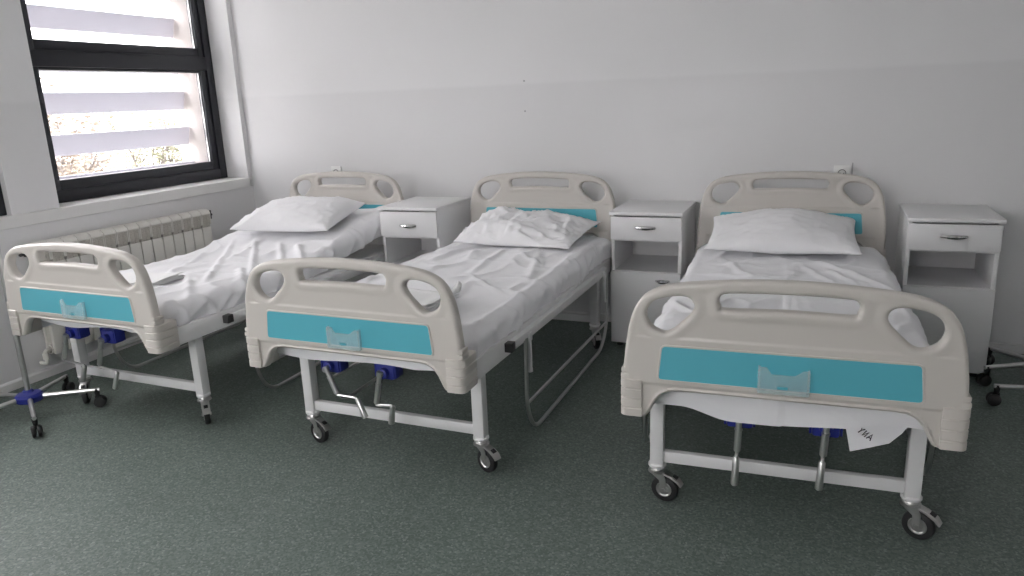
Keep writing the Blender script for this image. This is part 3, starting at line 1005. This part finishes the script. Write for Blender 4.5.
# ------------------------------------------------------------------ wheeled infusion stands
def make_stand(label, loc, ang, tall, rl):
    t = thing('infusion_stand', label, 'infusion stand', loc)
    b = bmesh.new()
    add_tube(b, [(0, 0, .09), (0, 0, .95)], .0125, 14); add_tube(b, [(0, 0, .94), (0, 0, tall)], .008, 12)
    add_lathe(b, [(.0125, .93), (.018, .93), (.018, .97), (.0125, .97)], 14)
    add_tube(b, fillet([(-.10, 0, tall - .03), (-.09, 0, tall - .06), (0, 0, tall), (.09, 0, tall - .06), (.10, 0, tall - .03)], .03), .004, 8)
    obj('pole', b, M['satin'], t)
    b = bmesh.new()
    add_lathe(b, [(0, .074), (.040, .074), (.056, .080), (.060, .092), (.060, .106), (.050, .118), (.024, .124), (.020, .135), (0, .135)], 20)
    obj('hub', b, M['blue'], t)
    b = bmesh.new()
    add_tube(b, [(.045, 0, .098), (rl - .02, 0, .090), (rl + .012, 0, .089)], .009, 10, radii=[.011, .0095, .0095]); lm = mesh_of('leg', b, M['satin'])
    b = bmesh.new()
    add_lathe(b, [(0, .095), (.010, .095), (.012, .075), (.009, .055), (0, .055)], 12, Matrix.Translation((rl, 0, 0)))
    for s in (-1, 1):
        add_lathe(b, [(0, -.011), (.018, -.011), (.026, -.006), (.028, 0), (.026, .008), (.016, .010), (0, .010)], 18, Matrix.Translation((rl + .008, s * .012, .028)) @ Matrix.Rotation(pi / 2, 4, 'X'))
    add_box(b, rl + .002, 0, .048, .030, .010, .022, .004)
    cm = mesh_of('caster', b, M['rubber'])
    for k in range(5):
        a = radians(ang + 72 * k)
        l = link('leg', lm, t, (0, 0, 0), (0, 0, a)); link('caster', cm, l)
make_stand('tall chrome infusion stand with a blue hub, left of the left bed', (-.314, -2.03, 0), -32, 1.75, .285)
make_stand('chrome five-legged stand cut off by the right edge, the one nearer the wall', (4.095, -.275, 0), -12, 1.75, .255)
make_stand('chrome five-legged stand cut off by the right edge, the one nearer the camera', (4.185, -.600, 0), 39, 1.75, .325)

# ------------------------------------------------------------------ wall sockets
def make_socket(label, x, z, two):
    t = thing('wall_socket', label, 'wall socket', (x, YW, z), 0, 'wall sockets above the headboards')
    b = bmesh.new(); box2(b, -.041, .041, -.010, 0, -.041, .041, .004); obj('face_plate', b, M['socket'], t)
    b = bmesh.new()
    add_lathe(b, [(.021, 0), (.021, .004), (.017, .004), (.0165, -.006), (0, -.006)], 20, Matrix.Translation((0, -.0095, 0)) @ Matrix.Rotation(pi / 2, 4, 'X'))
    obj('socket_well', b, M['well'], t)
    b = bmesh.new()
    for s in (-1, 1):
        add_lathe(b, [(0, 0), (.0032, 0), (.0032, .003), (0, .003)], 8, Matrix.Translation((s * .0095, -.012, 0)) @ Matrix.Rotation(pi / 2, 4, 'X'))
    obj('pin_hole', b, M['darkplastic'], t)
    if two:
        b = bmesh.new(); box2(b, .046, .052, -.012, 0, -.05, .055, .002); obj('cable_duct', b, M['edge'], t)
make_socket('white wall socket peeping above the right bed headboard', 3.203, .925, True)
make_socket('white wall socket seen above and through the left bed headboard slot', -.01, .930, False)

# ------------------------------------------------------------------ outside: ground and bare trees
bm = bmesh.new(); box2(bm, -40, WO - .3, -30, 40, -3.2, -3.0); o = struct('ground_outside', bm, M['ground'])
def make_tree(label, base, hgt, seed, leafmat, nleaf, spread):
    rnd = random.Random(seed)
    t = thing('garden_tree', label, 'tree', base, 0, 'trees outside the window')
    b = bmesh.new(); tips = []
    def grow(p, d, ln, r, lev):
        q = p + d * ln
        mid = p.lerp(q, .5) + Vector((rnd.uniform(-1, 1), rnd.uniform(-1, 1), 0)) * ln * .06
        add_tube(b, [p, mid, q], r, 6, radii=[r, r * .85, r * .68])
        if lev == 0:
            tips.append(q); return
        for k in range(3 if lev > 1 else 4):
            dd = (d + Vector((rnd.uniform(-1, 1), rnd.uniform(-1, 1), rnd.uniform(-.25, .7))) * spread).normalized()
            grow(p.lerp(q, rnd.uniform(.6, 1)), dd, ln * rnd.uniform(.6, .8), r * .6, lev - 1)
            if lev <= 2:
                tips.append(q)
    grow(Vector((0, 0, 0)), Vector((0, 0, 1)), hgt * .36, .07, 4)
    obj('trunk', b, M['bark'], t, smooth_angle=60)
    b = bmesh.new()
    for k in range(nleaf):
        c = rnd.choice(tips) + Vector((rnd.gauss(0, .16), rnd.gauss(0, .16), rnd.gauss(0, .14)))
        s = rnd.uniform(.03, .06)
        R = Matrix.Rotation(rnd.uniform(0, 6.28), 3, 'Z') @ Matrix.Rotation(rnd.uniform(-1.2, 1.2), 3, 'X')
        b.faces.new([b.verts.new(c + R @ Vector(v)) for v in ((-s, 0, 0), (0, -s * .45, 0), (s, 0, 0), (0, s * .45, 0))])
    lo = obj('foliage', b, leafmat, t, smooth_angle=None); lo['kind'] = 'stuff'
make_tree('sparse brownish tree outside, left of the lower window pane', (-6.0, 2.6, -3.0), 5.3, 3, M['leafb'], 4200, .62)
make_tree('pale green tree outside, right of the lower window pane', (-9.5, 6.6, -3.0), 5.0, 12, M['leafa'], 3400, .62)

# ------------------------------------------------------------------ light: overcast sky through the windows
w = bpy.data.worlds.new('World'); scene.world = w; w.use_nodes = True
nt = w.node_tree
bg = nt.nodes['Background']
SKY = 3.2
tc = nt.nodes.new('ShaderNodeTexCoord'); sp = nt.nodes.new('ShaderNodeSeparateXYZ')
nt.links.new(tc.outputs['Generated'], sp.inputs[0])
mr = nt.nodes.new('ShaderNodeMapRange'); mr.inputs['From Min'].default_value = 0; mr.inputs['From Max'].default_value = 1
mr.inputs['To Min'].default_value = SKY; mr.inputs['To Max'].default_value = SKY * 3
nt.links.new(sp.outputs['Z'], mr.inputs['Value']); nt.links.new(mr.outputs['Result'], bg.inputs['Strength'])
bg.inputs['Color'].default_value = (1.0, .93, .945, 1)

vs_ = scene.view_settings
scene.display_settings.display_device = 'sRGB'
vs_.view_transform = 'Standard'; vs_.look = 'None'; vs_.gamma = 1.0; vs_.use_curve_mapping = False
vs_.exposure = 1.12
scene.cycles.max_bounces = 10; scene.cycles.diffuse_bounces = 6; scene.cycles.transparent_max_bounces = 12
scene.cycles.use_denoising = True
scene.cycles.caustics_reflective = False; scene.cycles.caustics_refractive = False
